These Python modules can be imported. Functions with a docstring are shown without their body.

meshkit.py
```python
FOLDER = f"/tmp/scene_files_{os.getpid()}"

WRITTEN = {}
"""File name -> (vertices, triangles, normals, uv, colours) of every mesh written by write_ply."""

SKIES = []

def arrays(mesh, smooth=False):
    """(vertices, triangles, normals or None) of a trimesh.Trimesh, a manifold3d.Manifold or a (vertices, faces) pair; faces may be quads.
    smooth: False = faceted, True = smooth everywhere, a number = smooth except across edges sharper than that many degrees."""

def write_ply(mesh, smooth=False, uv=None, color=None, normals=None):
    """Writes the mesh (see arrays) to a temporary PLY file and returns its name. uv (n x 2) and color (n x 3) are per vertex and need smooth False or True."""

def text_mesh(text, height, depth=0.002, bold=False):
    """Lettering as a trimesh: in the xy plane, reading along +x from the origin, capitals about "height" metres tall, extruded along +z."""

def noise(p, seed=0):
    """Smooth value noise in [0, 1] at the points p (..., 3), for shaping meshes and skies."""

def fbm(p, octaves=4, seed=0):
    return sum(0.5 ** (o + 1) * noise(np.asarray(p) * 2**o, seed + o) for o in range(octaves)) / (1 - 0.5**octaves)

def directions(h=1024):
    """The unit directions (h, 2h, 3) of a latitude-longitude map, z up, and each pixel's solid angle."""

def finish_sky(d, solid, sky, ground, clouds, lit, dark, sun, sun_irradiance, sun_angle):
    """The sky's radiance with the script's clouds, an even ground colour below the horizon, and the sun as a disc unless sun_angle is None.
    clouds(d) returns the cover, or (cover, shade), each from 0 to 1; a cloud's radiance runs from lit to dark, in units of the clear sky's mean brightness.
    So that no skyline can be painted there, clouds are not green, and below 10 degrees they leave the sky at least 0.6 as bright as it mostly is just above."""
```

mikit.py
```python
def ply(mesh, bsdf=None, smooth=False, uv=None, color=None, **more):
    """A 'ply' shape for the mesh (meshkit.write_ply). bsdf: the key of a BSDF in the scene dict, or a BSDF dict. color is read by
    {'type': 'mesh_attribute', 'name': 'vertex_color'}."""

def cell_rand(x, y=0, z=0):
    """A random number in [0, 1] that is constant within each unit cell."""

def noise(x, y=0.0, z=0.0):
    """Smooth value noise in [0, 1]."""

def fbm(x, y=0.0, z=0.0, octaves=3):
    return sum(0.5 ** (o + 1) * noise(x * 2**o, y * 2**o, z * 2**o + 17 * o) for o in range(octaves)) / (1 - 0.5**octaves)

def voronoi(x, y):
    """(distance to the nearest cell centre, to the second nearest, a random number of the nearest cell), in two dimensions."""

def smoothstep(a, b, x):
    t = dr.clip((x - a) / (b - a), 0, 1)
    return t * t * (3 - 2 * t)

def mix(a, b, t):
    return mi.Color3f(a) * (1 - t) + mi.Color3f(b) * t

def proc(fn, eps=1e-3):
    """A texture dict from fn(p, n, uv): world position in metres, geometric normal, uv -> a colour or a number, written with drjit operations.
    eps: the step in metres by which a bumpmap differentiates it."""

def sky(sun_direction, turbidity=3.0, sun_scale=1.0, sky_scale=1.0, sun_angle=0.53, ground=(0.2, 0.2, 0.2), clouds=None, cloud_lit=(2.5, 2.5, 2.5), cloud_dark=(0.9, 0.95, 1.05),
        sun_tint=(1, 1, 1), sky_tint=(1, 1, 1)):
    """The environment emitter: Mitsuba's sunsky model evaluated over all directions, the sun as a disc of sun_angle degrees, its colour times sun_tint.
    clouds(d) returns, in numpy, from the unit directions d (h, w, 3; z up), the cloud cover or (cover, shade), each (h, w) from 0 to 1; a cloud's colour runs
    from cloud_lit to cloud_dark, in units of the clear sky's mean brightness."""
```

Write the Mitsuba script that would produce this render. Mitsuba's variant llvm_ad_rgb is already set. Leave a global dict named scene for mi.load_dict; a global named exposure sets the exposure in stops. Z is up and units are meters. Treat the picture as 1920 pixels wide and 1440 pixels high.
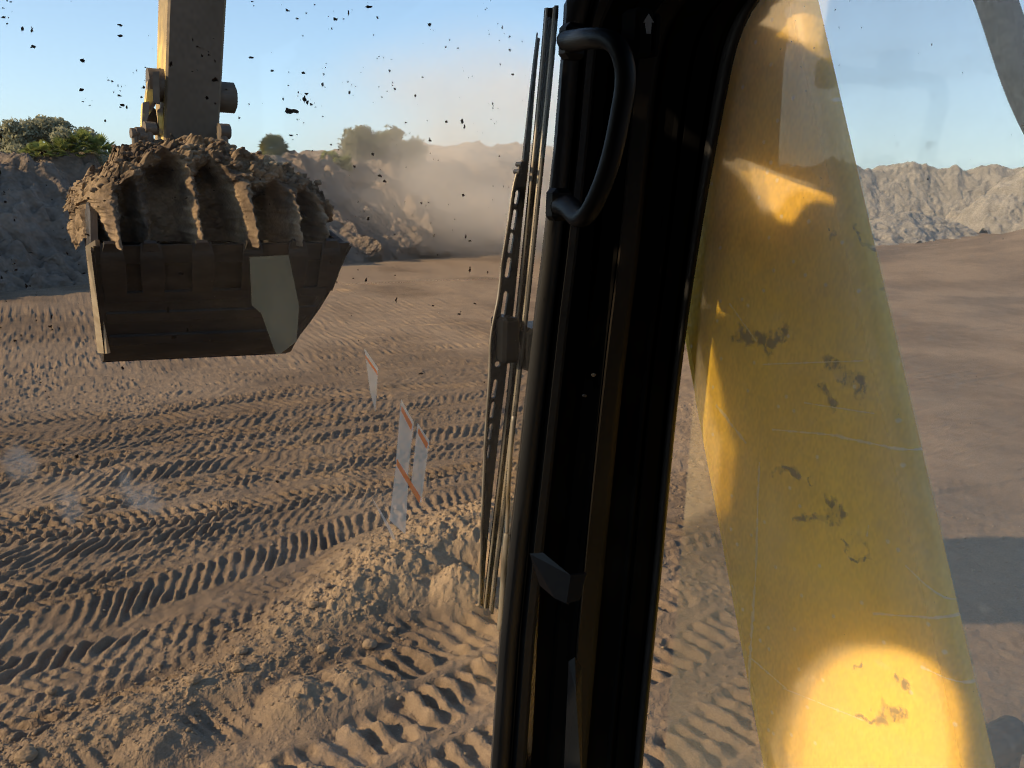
import math
import numpy as np, trimesh, mitsuba as mi, drjit as dr
import shapely.geometry as sg
from shapely import affinity
import manifold3d as m3
import mikit, meshkit
from mikit import proc, noise, fbm, voronoi, smoothstep, mix

T = mi.ScalarTransform4f
rng = np.random.default_rng(7)
scene, labels = {"type": "scene"}, {}

# ------------------------------------------------------------------ camera, sky, exposure
# machine frame: x to the machine's right, y ahead of the machine, z up; the operator's eye stands at (0, 0, ZC)
YAW, PITCH, ROLL, ZC, FPX = np.radians(30), np.radians(13.64), np.radians(1.5), 3.1, 1566.0
EYE = np.array([0, 0, ZC])
FWD = np.array([np.sin(YAW) * np.cos(PITCH), np.cos(YAW) * np.cos(PITCH), -np.sin(PITCH)])
_r = np.array([np.cos(YAW), -np.sin(YAW), 0]); _u = np.cross(_r, FWD)
RGT, UPV = _r * np.cos(ROLL) + _u * np.sin(ROLL), _u * np.cos(ROLL) - _r * np.sin(ROLL)
scene["camera"] = {"type": "perspective", "fov": math.degrees(2 * math.atan(960 / FPX)), "fov_axis": "x", "near_clip": 0.02, "far_clip": 3000.0,
                   "to_world": T().look_at(origin=EYE.tolist(), target=(EYE + FWD).tolist(), up=UPV.tolist())}
SUN_D = np.array([1.0, -0.2, -0.475])            # the way the light travels
exposure = 2.3
scene["daylight"] = mikit.sky((-SUN_D).tolist(), turbidity=3.0, sun_scale=0.95, sky_scale=1.3, sun_tint=(1.0, 0.945, 0.84), sky_tint=(0.98, 1.0, 1.05), ground=(0.25, 0.2, 0.15))

def _ray(x, y):
    d = FWD + RGT * (x - 960) / FPX - UPV * (y - 720) / FPX
    return d / np.linalg.norm(d)
def on(x, y, n, c):
    d = _ray(x, y); n = np.asarray(n, float)
    return EYE + d * ((c - EYE @ n) / (d @ n))
def onY(x, y, v): return on(x, y, (0, 1, 0), v)
def onX(x, y, v): return on(x, y, (1, 0, 0), v)
def onG(x, y, v=0.0): return on(x, y, (0, 0, 1), v)

# ------------------------------------------------------------------ helpers
def put(key, mesh, bsdf, smooth=False, label=None, cat=None, group=None, kind=None, **more):
    base, k = key, 0
    while key in scene:
        k += 1; key = f"{base}_{k:03d}"
    scene[key] = mikit.ply(mesh, bsdf, smooth=smooth, **more)
    say(key, label, cat, group, kind)
    return key
def say(key, label=None, cat=None, group=None, kind=None):
    d = {a: b for a, b in (("label", label), ("category", cat), ("group", group), ("kind", kind)) if b}
    if d: labels[key] = {**labels.get(key, {}), **d}

def cat_(ms): return trimesh.util.concatenate(ms)
def grid_mesh(P, flip=False):
    """P (n, m, 3) -> trimesh"""
    n, m = P.shape[:2]
    i, j = np.meshgrid(np.arange(n - 1), np.arange(m - 1), indexing="ij")
    a = (i * m + j).ravel(); q = np.stack([a, a + m, a + m + 1, a + 1], 1)
    if flip: q = q[:, ::-1]
    return trimesh.Trimesh(P.reshape(-1, 3), np.vstack([q[:, [0, 1, 2]], q[:, [0, 2, 3]]]), process=False)
def box(lo, hi, bev=0.0):
    lo, hi = np.array(lo, float), np.array(hi, float)
    if bev <= 0:
        b = trimesh.creation.box(extents=hi - lo); b.apply_translation((lo + hi) / 2); return b
    pts = [[(lo[k] + (bev if k != a else 0)) if s[k] < 0 else (hi[k] - (bev if k != a else 0)) for k in range(3)]
           for a in range(3) for s in np.ndindex(2, 2, 2) for s in [np.array(s) * 2 - 1]]
    return trimesh.convex.convex_hull(np.array(pts))
def hull(pts): return trimesh.convex.convex_hull(np.asarray(pts, float))
def smooth_path(pts, n):
    from scipy.interpolate import CubicSpline
    pts = np.asarray(pts, float)
    s = np.r_[0, np.cumsum(np.linalg.norm(np.diff(pts, axis=0), axis=1))]
    return CubicSpline(s, pts)(np.linspace(0, s[-1], n))
def tube(path, r, sides=14, caps=True, flat=1.0):
    p = np.asarray(path, float); n = len(p); r = np.broadcast_to(r, (n,))
    t = np.gradient(p, axis=0); t /= np.linalg.norm(t, axis=1, keepdims=True)
    a = np.cross(t[0], [0.3, 0.2, 0.9]); a /= np.linalg.norm(a); A = []
    for k in range(n):
        a = a - t[k] * (a @ t[k]); a /= np.linalg.norm(a); A.append(a)
    A = np.array(A); B = np.cross(t, A); g = np.arange(sides) * 2 * np.pi / sides
    V = p[:, None] + r[:, None, None] * (np.cos(g)[None, :, None] * A[:, None] + flat * np.sin(g)[None, :, None] * B[:, None])
    i, j = np.meshgrid(np.arange(n - 1), np.arange(sides), indexing="ij")
    q = np.stack([i * sides + j, i * sides + (j + 1) % sides, (i + 1) * sides + (j + 1) % sides, (i + 1) * sides + j], -1).reshape(-1, 4)
    f = [q[:, [0, 1, 2]], q[:, [0, 2, 3]]]; v = [V.reshape(-1, 3)]
    if caps:
        c = n * sides; v += [p[:1], p[-1:]]; k = np.arange(sides)
        f += [np.stack([k * 0 + c, (k + 1) % sides, k], 1), np.stack([k * 0 + c + 1, (n - 1) * sides + k, (n - 1) * sides + (k + 1) % sides], 1)]
    return trimesh.Trimesh(np.vstack(v), np.vstack(f), process=False)
def prism(poly, to3, depth_vec):
    """poly: shapely polygon in 2D; to3: maps (n,2) to (n,3); extruded along depth_vec"""
    out = []
    for g in getattr(poly, "geoms", [poly]):
        m = trimesh.creation.extrude_polygon(g, 1.0, engine="earcut")
        v = np.array(m.vertices); m.vertices = to3(v[:, :2]) + v[:, 2:3] * np.asarray(depth_vec); m.fix_normals(); out.append(m)
    return cat_(out)
def nz(p, s, o=4, seed=0): return meshkit.fbm(np.asarray(p) * s, o, seed)

# ------------------------------------------------------------------ materials
def principled(col, rough=0.6, **k): return {"type": "principled", "base_color": col if isinstance(col, dict) else {"type": "rgb", "value": list(col)}, "roughness": rough, **k}
def bump(b, fn, scale, eps=1e-3): return {"type": "bumpmap", "arbitrary": proc(fn, eps), "scale": scale, "bsdf": b}
def two(b): return {"type": "twosided", "bsdf": b}
V3 = lambda a, b, c: mi.Color3f(a, b, c)

def soil_color(p, n, uv):
    big = fbm(p.x * 0.55, p.y * 0.55, p.z * 0.6, 3); mid = fbm(p.x * 5, p.y * 5, p.z * 5, 3); fine = noise(p.x * 130, p.y * 130, p.z * 130)
    t = dr.clip(smoothstep(0.3, 0.7, big) * 0.6 + mid * 0.5 - 0.1, 0, 1)
    c = mix((0.116, 0.084, 0.058), (0.212, 0.159, 0.112), t)
    dry = smoothstep(0.02, 0.16, p.z) * smoothstep(14.0, 9.0, dr.sqrt(p.x * p.x + p.y * p.y))
    c = mix(c, V3(0.245, 0.180, 0.116) * (0.8 + 0.4 * mid), dry * 0.8)
    return c * (0.82 + 0.36 * fine)
def soil_bump(p, n, uv):
    return fbm(p.x * 42, p.y * 42, p.z * 42, 3) * 0.7 + 0.3 * noise(p.x * 160, p.y * 160, p.z * 160)
scene["soil"] = two(bump(principled(proc(soil_color), 0.95, specular=0.15), soil_bump, 0.020, 2e-3))
def bank_color(p, n, uv):
    big = fbm(p.x * 0.22, p.y * 0.22, p.z * 0.5, 3); mid = fbm(p.x * 1.6, p.y * 1.6, p.z * 1.6, 3); fine = noise(p.x * 14, p.y * 14, p.z * 14)
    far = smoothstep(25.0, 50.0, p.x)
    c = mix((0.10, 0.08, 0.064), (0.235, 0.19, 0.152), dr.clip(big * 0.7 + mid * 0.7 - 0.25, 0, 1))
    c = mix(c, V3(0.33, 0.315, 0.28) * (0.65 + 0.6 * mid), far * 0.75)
    return c * (0.8 + 0.4 * fine)
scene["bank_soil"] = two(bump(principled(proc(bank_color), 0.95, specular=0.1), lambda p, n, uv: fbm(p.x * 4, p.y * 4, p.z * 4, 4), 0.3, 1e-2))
def heap_color(p, n, uv):
    mid = fbm(p.x * 7, p.y * 7, p.z * 7, 3); fine = noise(p.x * 90, p.y * 90, p.z * 90)
    return mix((0.07, 0.052, 0.038), (0.20, 0.147, 0.095), smoothstep(0.3, 0.72, mid)) * (0.8 + 0.4 * fine)
scene["heap_soil"] = two(bump(principled(proc(heap_color), 0.95, specular=0.1), lambda p, n, uv: fbm(p.x * 45, p.y * 45, p.z * 45, 3), 0.010, 2e-3))
scene["clod_soil"] = two(principled(proc(lambda p, n, uv: mix((0.14, 0.102, 0.068), (0.255, 0.19, 0.128), fbm(p.x * 25, p.y * 25, p.z * 25, 3))), 0.95, specular=0.1))

def bucket_color(p, n, uv):
    a = fbm(p.x * 4, p.y * 4, p.z * 9, 4); s = noise(p.x * 3.0, p.y * 3, p.z * 34); g = noise(p.x * 120, p.y * 120, p.z * 120)
    c = mix((0.011, 0.0085, 0.007), (0.03, 0.0225, 0.016), smoothstep(0.35, 0.7, a * 0.88 + s * 0.12))
    return c * (0.85 + 0.3 * g)
scene["bucket_steel"] = two(bump(principled(proc(bucket_color), 0.6, specular=0.3), lambda p, n, uv: fbm(p.x * 30, p.y * 30, p.z * 40, 3), 0.002))
scene["worn_edge"] = two(principled(proc(lambda p, n, uv: mix((0.24, 0.19, 0.13), (0.42, 0.36, 0.27), fbm(p.x * 18, p.y * 18, p.z * 18, 3))), 0.55, specular=0.4))

def stick_color(p, n, uv):
    a = fbm(p.x * 5, p.y * 5, p.z * 3, 4); g = noise(p.x * 70, p.y * 70, p.z * 40)
    grime = smoothstep(0.36, 0.62, a) * 0.8
    under = smoothstep(0.3, 0.8, dr.abs(n.y))  # fore and aft faces painted dark, shade put into the colour
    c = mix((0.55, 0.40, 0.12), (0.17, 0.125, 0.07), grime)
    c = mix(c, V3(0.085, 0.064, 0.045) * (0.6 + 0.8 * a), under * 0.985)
    return c * (0.85 + 0.3 * g)
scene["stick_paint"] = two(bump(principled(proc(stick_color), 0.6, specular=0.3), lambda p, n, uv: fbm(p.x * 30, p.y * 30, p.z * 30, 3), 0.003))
scene["linkage_paint"] = two(principled(proc(lambda p, n, uv: mix((0.60, 0.43, 0.10), (0.13, 0.10, 0.07), smoothstep(0.42, 0.6, fbm(p.x * 14, p.y * 14, p.z * 14, 3)))), 0.6))
scene["pin_steel"] = two(principled(proc(lambda p, n, uv: mix((0.045, 0.036, 0.028), (0.13, 0.10, 0.07), fbm(p.x * 20, p.y * 20, p.z * 20, 3))), 0.6, specular=0.4))

XB = 0.58                      # the boom's left face
def yz(x, y): q = onX(x, y, XB); return float(q[1]), float(q[2])
def seg(p, a, b, w):
    (ay, az), (by, bz) = a, b
    dy, dz = by - ay, bz - az; L = dy * dy + dz * dz
    t = dr.clip(((p.y - ay) * dy + (p.z - az) * dz) / L, 0, 1)
    return smoothstep(w, w * 0.3, dr.sqrt(dr.square(p.y - ay - t * dy) + dr.square(p.z - az - t * dz)))
SCRATCH = [((1432, 683), (1620, 676), .0011), ((1450, 805), (1560, 815), .0014), ((1560, 815), (1715, 848), .0022), ((1425, 868), (1418, 1080), .0022), ((1418, 1080), (1396, 1400), .0030),
           ((1640, 1150), (1785, 1160), .0016), ((1700, 1060), (1790, 1150), .0012), ((1510, 755), (1640, 775), .0009), ((1405, 1230), (1475, 1290), .0014), ((1630, 985), (1627, 1004), .0012),
           ((1730, 1250), (1815, 1290), .0018), ((1370, 570), (1420, 640), .0012), ((1345, 760), (1400, 830), .0026), ((1470, 1290), (1620, 1350), .0010)]
SCRATCH = [(yz(*a), yz(*b), w) for a, b, w in SCRATCH]
SCUFF = [((1568, 686), (1612, 726), .011), ((1500, 972), (1582, 958), .0065), ((1565, 950), (1570, 975), .011), ((1462, 886), (1490, 880), .007), ((1665, 1352), (1698, 1352), .0135), ((1605, 1340), (1650, 1352), .0045),
         ((1548, 740), (1558, 752), .007), ((1385, 628), (1470, 640), .016), ((1640, 548), (1660, 540), .006), ((1690, 1280), (1700, 1284), .006), ((1590, 1030), (1630, 1045), .006), ((1610, 1262), (1612, 1266), .004),
         ((1595, 430), (1632, 500), .0018), ((1520, 880), (1528, 900), .003), ((1555, 425), (1557, 433), .0042)]
SCUFF = [(yz(*a), yz(*b), w) for a, b, w in SCUFF]
def boom_color(p, n, uv):
    a = fbm(p.y * 14, p.z * 9, p.x * 9, 4); g = fbm(p.y * 90, p.z * 60, p.x * 60, 3); f = noise(p.y * 500, p.z * 300, p.x * 300)
    c = mix((0.86, 0.57, 0.05), (0.76, 0.475, 0.04), smoothstep(0.3, 0.7, a))
    c = mix(c, (0.44, 0.28, 0.09), smoothstep(0.60, 0.82, g) * 0.18)
    pw = mi.Point3f(p.x, p.y + (fbm(p.y * 60, p.z * 60, 1.0, 4) - 0.5) * 0.03, p.z + (fbm(p.y * 60, p.z * 60, 8.0, 4) - 0.5) * 0.03)
    k = mi.Float(0)
    for s in SCUFF: k = dr.maximum(k, seg(pw, s[0], s[1], s[2] * (0.1 + 1.5 * fbm(p.y * 95, p.z * 95, 3.0, 4))))
    c = mix(c, (0.055, 0.05, 0.045), k * (0.25 + 0.6 * smoothstep(0.35, 0.6, fbm(p.y * 260, p.z * 160, 1.0, 3))))
    k = mi.Float(0)
    for s in SCRATCH: k = dr.maximum(k, seg(p, s[0], s[1], s[2] * 0.75 * (0.1 + 1.7 * noise(p.y * 220, p.z * 220, 5.0))))
    c = mix(c, (0.72, 0.62, 0.38), k * 0.75)
    dots = voronoi(p.y * 60 + 3, p.z * 60)
    c = mix(c, (0.75, 0.66, 0.42), smoothstep(0.16, 0.05, dots[0]) * dr.select(dots[2] > 0.86, 0.7, 0.0))
    return c * (0.92 + 0.16 * f)
scene["boom_paint"] = two(bump(principled(proc(boom_color), 0.42, specular=0.45), lambda p, n, uv: fbm(p.y * 22, p.z * 22, p.x * 22, 2) + 0.12 * noise(p.y * 300, p.z * 300, p.x * 300), 0.0035, 1e-3))

scene["black_trim"] = two({"type": "diffuse", "reflectance": proc(lambda p, n, uv: mix((0.005, 0.0052, 0.006), (0.015, 0.014, 0.013), smoothstep(0.45, 0.8, fbm(p.x * 12, p.y * 12, p.z * 7, 4))))})
scene["brown_trim"] = two(principled(proc(lambda p, n, uv: mix((0.006, 0.005, 0.0045), (0.018, 0.014, 0.011), smoothstep(0.4, 0.8, fbm(p.x * 16, p.y * 16, p.z * 5, 4)))), 0.6, specular=0.3))
scene["rubber"] = two(principled(proc(lambda p, n, uv: mix((0.009, 0.010, 0.0125), (0.022, 0.023, 0.027), fbm(p.x * 40, p.y * 40, p.z * 12, 3))), 0.55, specular=0.3))
scene["handle_plastic"] = two(principled((0.005, 0.006, 0.008), 0.45, specular=0.10))
scene["blade_metal"] = two(principled(proc(lambda p, n, uv: mix((0.25, 0.235, 0.21), (0.08, 0.07, 0.06), smoothstep(0.4, 0.75, fbm(p.x * 60, p.y * 60, p.z * 25, 3)))), 0.4, metallic=0.5))
scene["wiper_black"] = two(principled(proc(lambda p, n, uv: mix((0.008, 0.0085, 0.010), (0.07, 0.06, 0.05), smoothstep(0.62, 0.9, fbm(p.x * 70, p.y * 70, p.z * 50, 3)))), 0.5))
scene["white_print"] = two(principled((0.3, 0.31, 0.33), 0.6))
scene["navy_plastic"] = two(principled((0.03, 0.035, 0.07), 0.4))
scene["glass"] = {"type": "thindielectric", "int_ior": 1.28}
scene["side_glass"] = {"type": "thindielectric", "int_ior": 1.25}
scene["mud"] = two(principled((0.035, 0.028, 0.022), 0.9, specular=0.1))
scene["hose_rubber"] = two(principled(proc(lambda p, n, uv: mix((0.018, 0.018, 0.02), (0.06, 0.052, 0.046), smoothstep(0.5, 0.8, fbm(p.x * 50, p.y * 50, p.z * 50, 3)))), 0.6))

def film(name, opacity, col):
    scene[name] = {"type": "mask", "opacity": proc(opacity), "bsdf": {"type": "principledthin", "base_color": {"type": "rgb", "value": col}, "roughness": 0.9, "diff_trans": 1.0, "spec_trans": 0.0}}
YW = 0.66                      # the windscreen's plane
XW = 0.560                     # the side window's plane
SMEAR = []
for (x0, y0, x1, y1, k) in ((0, 815, 66, 900, .65), (108, 935, 168, 990, .45), (236, 905, 318, 972, .6), (590, 1370, 700, 1440, .10), (400, 1000, 640, 1180, .06)):
    a, b = onY(x0, y0, YW), onY(x1, y1, YW)
    SMEAR.append(((a[0] + b[0]) / 2, (a[2] + b[2]) / 2, abs(b[0] - a[0]) / 2, abs(b[2] - a[2]) / 2, k))
def sst(a, b, x):
    t = np.clip((x - a) / (b - a), 0, 1); return t * t * (3 - 2 * t)
def dust_layer(key, lo, hi, tau, albedo, label):
    """a thin closed layer of dust on a pane; tau(a, z): its optical thickness over the pane (a along the pane, z up)"""
    lo, hi = np.array(lo, float), np.array(hi, float); k = int(np.argmin(hi - lo)); h = 1 - k
    A, Z = np.meshgrid(lo[h] + (np.arange(640) + .5) / 640 * (hi[h] - lo[h]), lo[2] + (np.arange(640) + .5) / 640 * (hi[2] - lo[2]), indexing="ij")
    d = (tau(A, Z) / (hi[k] - lo[k])).T                                  # (z, a)
    grid = d[:, None, :] if h == 0 else d[:, :, None]
    scene[key.split("__")[-2] + "_dust"] = {"type": "heterogeneous", "albedo": {"type": "constvolume", "value": {"type": "rgb", "value": albedo}},
        "sigma_t": {"type": "gridvolume", "grid": mi.VolumeGrid(np.ascontiguousarray(grid, dtype=np.float32)[..., None]), "to_world": T().translate(lo.tolist()).scale((hi - lo).tolist())}}
    scene[key] = {"type": "cube", "to_world": T().translate(((lo + hi) / 2).tolist()).scale(((hi - lo) / 2).tolist()), "bsdf": {"type": "null"}, "interior": {"type": "ref", "id": key.split("__")[-2] + "_dust"}}
    labels[key] = {"label": label, "kind": "stuff"}
def np3(a, z, c=0.0): return np.stack([a, z, a * 0 + c], -1)
def screen_tau(a, z):
    o = .003 + .011 * sst(.4, .8, meshkit.fbm(np3(a * 9, z * 6), 4, 1))
    for cu, cv, ru, rv, k in SMEAR:
        w = meshkit.fbm(np3(a * 45, z * 45, 1), 3, 2) - .5
        o = o + k * 1.3 * sst(1.15, .35, np.hypot((a - cu) / ru, (z - cv) / rv) + w * 2.2) * (.3 + .7 * meshkit.noise(np3(a * 190 + z * 60, z * 60, 2)))
    return o
def side_tau(a, z):
    c = meshkit.fbm(np3(a * 7, z * 5), 4, 3); st = meshkit.fbm(np3(a * 5 + z * 1.5, z * 60, 3), 3, 4); sp = meshkit.noise(np3(a * 260, z * 260, 5), 7)
    return .29 + .20 * sst(.3, .75, c) + .07 * sst(.45, .8, st) + .06 * sst(3.0, 2.6, z) + .12 * sst(2.98, 3.14, z) + .35 * sst(.90, .97, sp)
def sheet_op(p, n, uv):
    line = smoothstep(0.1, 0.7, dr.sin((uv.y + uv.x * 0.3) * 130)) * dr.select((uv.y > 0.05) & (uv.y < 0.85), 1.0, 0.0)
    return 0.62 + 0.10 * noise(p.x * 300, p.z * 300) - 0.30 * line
film("reflection_white", sheet_op, [0.96, 0.94, 0.88])  # these three materials paint reflections seen in the windscreen
film("reflection_orange", lambda p, n, uv: 0.75 + 0.2 * noise(p.x * 300, p.z * 300), [0.98, 0.33, 0.10])
film("reflection_green", lambda p, n, uv: 0.15 + 0.06 * noise(p.x * 60, p.z * 14), [0.70, 0.76, 0.62])
def leaf(name, c0, c1, tr=1.0):
    scene[name] = {"type": "principledthin", "base_color": proc(lambda p, n, uv: mix(c0, c1, noise(p.x * 9, p.y * 9, p.z * 9))), "roughness": 0.7, "diff_trans": tr}
leaf("leaf_grey", (0.24, 0.245, 0.16), (0.40, 0.395, 0.28))
leaf("leaf_green", (0.16, 0.20, 0.05), (0.33, 0.36, 0.12))
leaf("leaf_olive", (0.14, 0.15, 0.06), (0.27, 0.26, 0.13))
scene["bark"] = two(principled((0.12, 0.095, 0.07), 0.9))

# ------------------------------------------------------------------ ground
def G2(x, y): return onG(x, y)[:2]
def poly_st(xy, pts, half):
    """(s, t) of each point against the polyline, t signed across; far points give |t| large"""
    pts = np.asarray(pts); best = np.full(len(xy), 1e9); S = np.zeros(len(xy)); Tt = np.full(len(xy), 1e9); s0 = 0.0
    for a, b in zip(pts[:-1], pts[1:]):
        d = b - a; L = np.linalg.norm(d); d = d / L
        q = xy - a; s = q @ d; t = q[:, 0] * -d[1] + q[:, 1] * d[0]
        sc = np.clip(s, 0, L); dist = np.hypot(s - sc, t); k = dist < best
        best[k] = dist[k]; S[k] = s0 + sc[k]; Tt[k] = np.where(np.abs(s - sc) > 1e-9, np.sign(t) * dist, t)[k]; s0 += L
    return S, Tt, best
def sst(a, b, x):
    t = np.clip((x - a) / (b - a), 0, 1); return t * t * (3 - 2 * t)

def curve_px(px, n=24): return smooth_path([G2(*p) for p in px], n)
# wheel tracks, each a line of tyre or crawler prints on the ground: (points, width, pitch, slant, depth, kind)
TRACKS, rt = [], np.random.default_rng(5)
row = 585.0
while row < 1560:
    sl = np.interp(row, [590, 700, 850, 1000, 1200, 1400, 1560], [.03, .06, .11, .16, .25, .33, .40]) * rt.uniform(.75, 1.25); sl2 = sl * rt.uniform(.6, 1.3)
    far = np.interp(row, [590, 1000], [1, 0])
    TRACKS.append(([(-300, row + 300 * sl * .8), (100, row - 100 * sl), (520, row - 520 * sl), (1010, row - 520 * sl - 490 * sl2)], rt.uniform(.42, .54), rt.uniform(.100, .128) + .07 * far, rt.choice([-1, 1]) * rt.uniform(.5, 1.0),
                   rt.uniform(.018, .029), int(rt.choice([0, 0, 1]))))
    row += .40 * (row - 330) ** 2 / 4855 * rt.uniform(.8, 1.2)
for k in range(5):
    r0 = rt.uniform(680, 1050); TRACKS.append(([(-200, r0), (300, r0 - rt.uniform(60, 110)), (700, r0 - rt.uniform(120, 210))], .5, .14, .8, .032, 0))
TRACKS += [
    ([(420, 1520), (640, 1420), (800, 1330), (980, 1240), (1250, 1120)], 0.42, 0.15, 0.0, .032, 2),
    ([(640, 1560), (800, 1470), (960, 1390), (1150, 1290), (1400, 1160)], 0.34, 0.15, 0.0, .030, 2),
    ([(560, 1330), (720, 1260), (900, 1180), (1150, 1090)], 0.34, 0.15, 0.35, .030, 2),
    ([(1180, 1480), (1400, 1330), (1500, 1230)], 0.46, 0.15, 0.0, .025, 2),
    ([(1200, 1030), (1450, 960), (1900, 880)], 0.6, 0.17, 0.8, .016, 0), ([(1200, 900), (1450, 850), (2000, 780)], 0.6, 0.18, -0.8, .016, 0),
    ([(1000, 800), (1500, 730), (2000, 690)], 0.6, 0.2, 0.8, .016, 0), ([(1000, 690), (1500, 640), (2000, 610)], 0.7, 0.22, 0.8, .02, 0),
]
RIDGE = [(-220, 1500), (60, 1420), (230, 1365), (380, 1310), (480, 1255), (560, 1200), (650, 1135), (760, 1075), (880, 1030), (1010, 985), (1150, 950)]
RIDGE_H = [.03, .06, .09, .11, .10, .13, .19, .28, .32, .23, .07]
RIDGE_W = [.16, .20, .24, .26, .25, .28, .34, .46, .52, .44, .3]
def mound(xy, px, h, r, sq=1.0):
    c = G2(*px); d = np.hypot(xy[:, 0] - c[0], (xy[:, 1] - c[1]) * sq); return h * np.clip(1 - (d / r) ** 1.6, 0, None) ** 1.2
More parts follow.
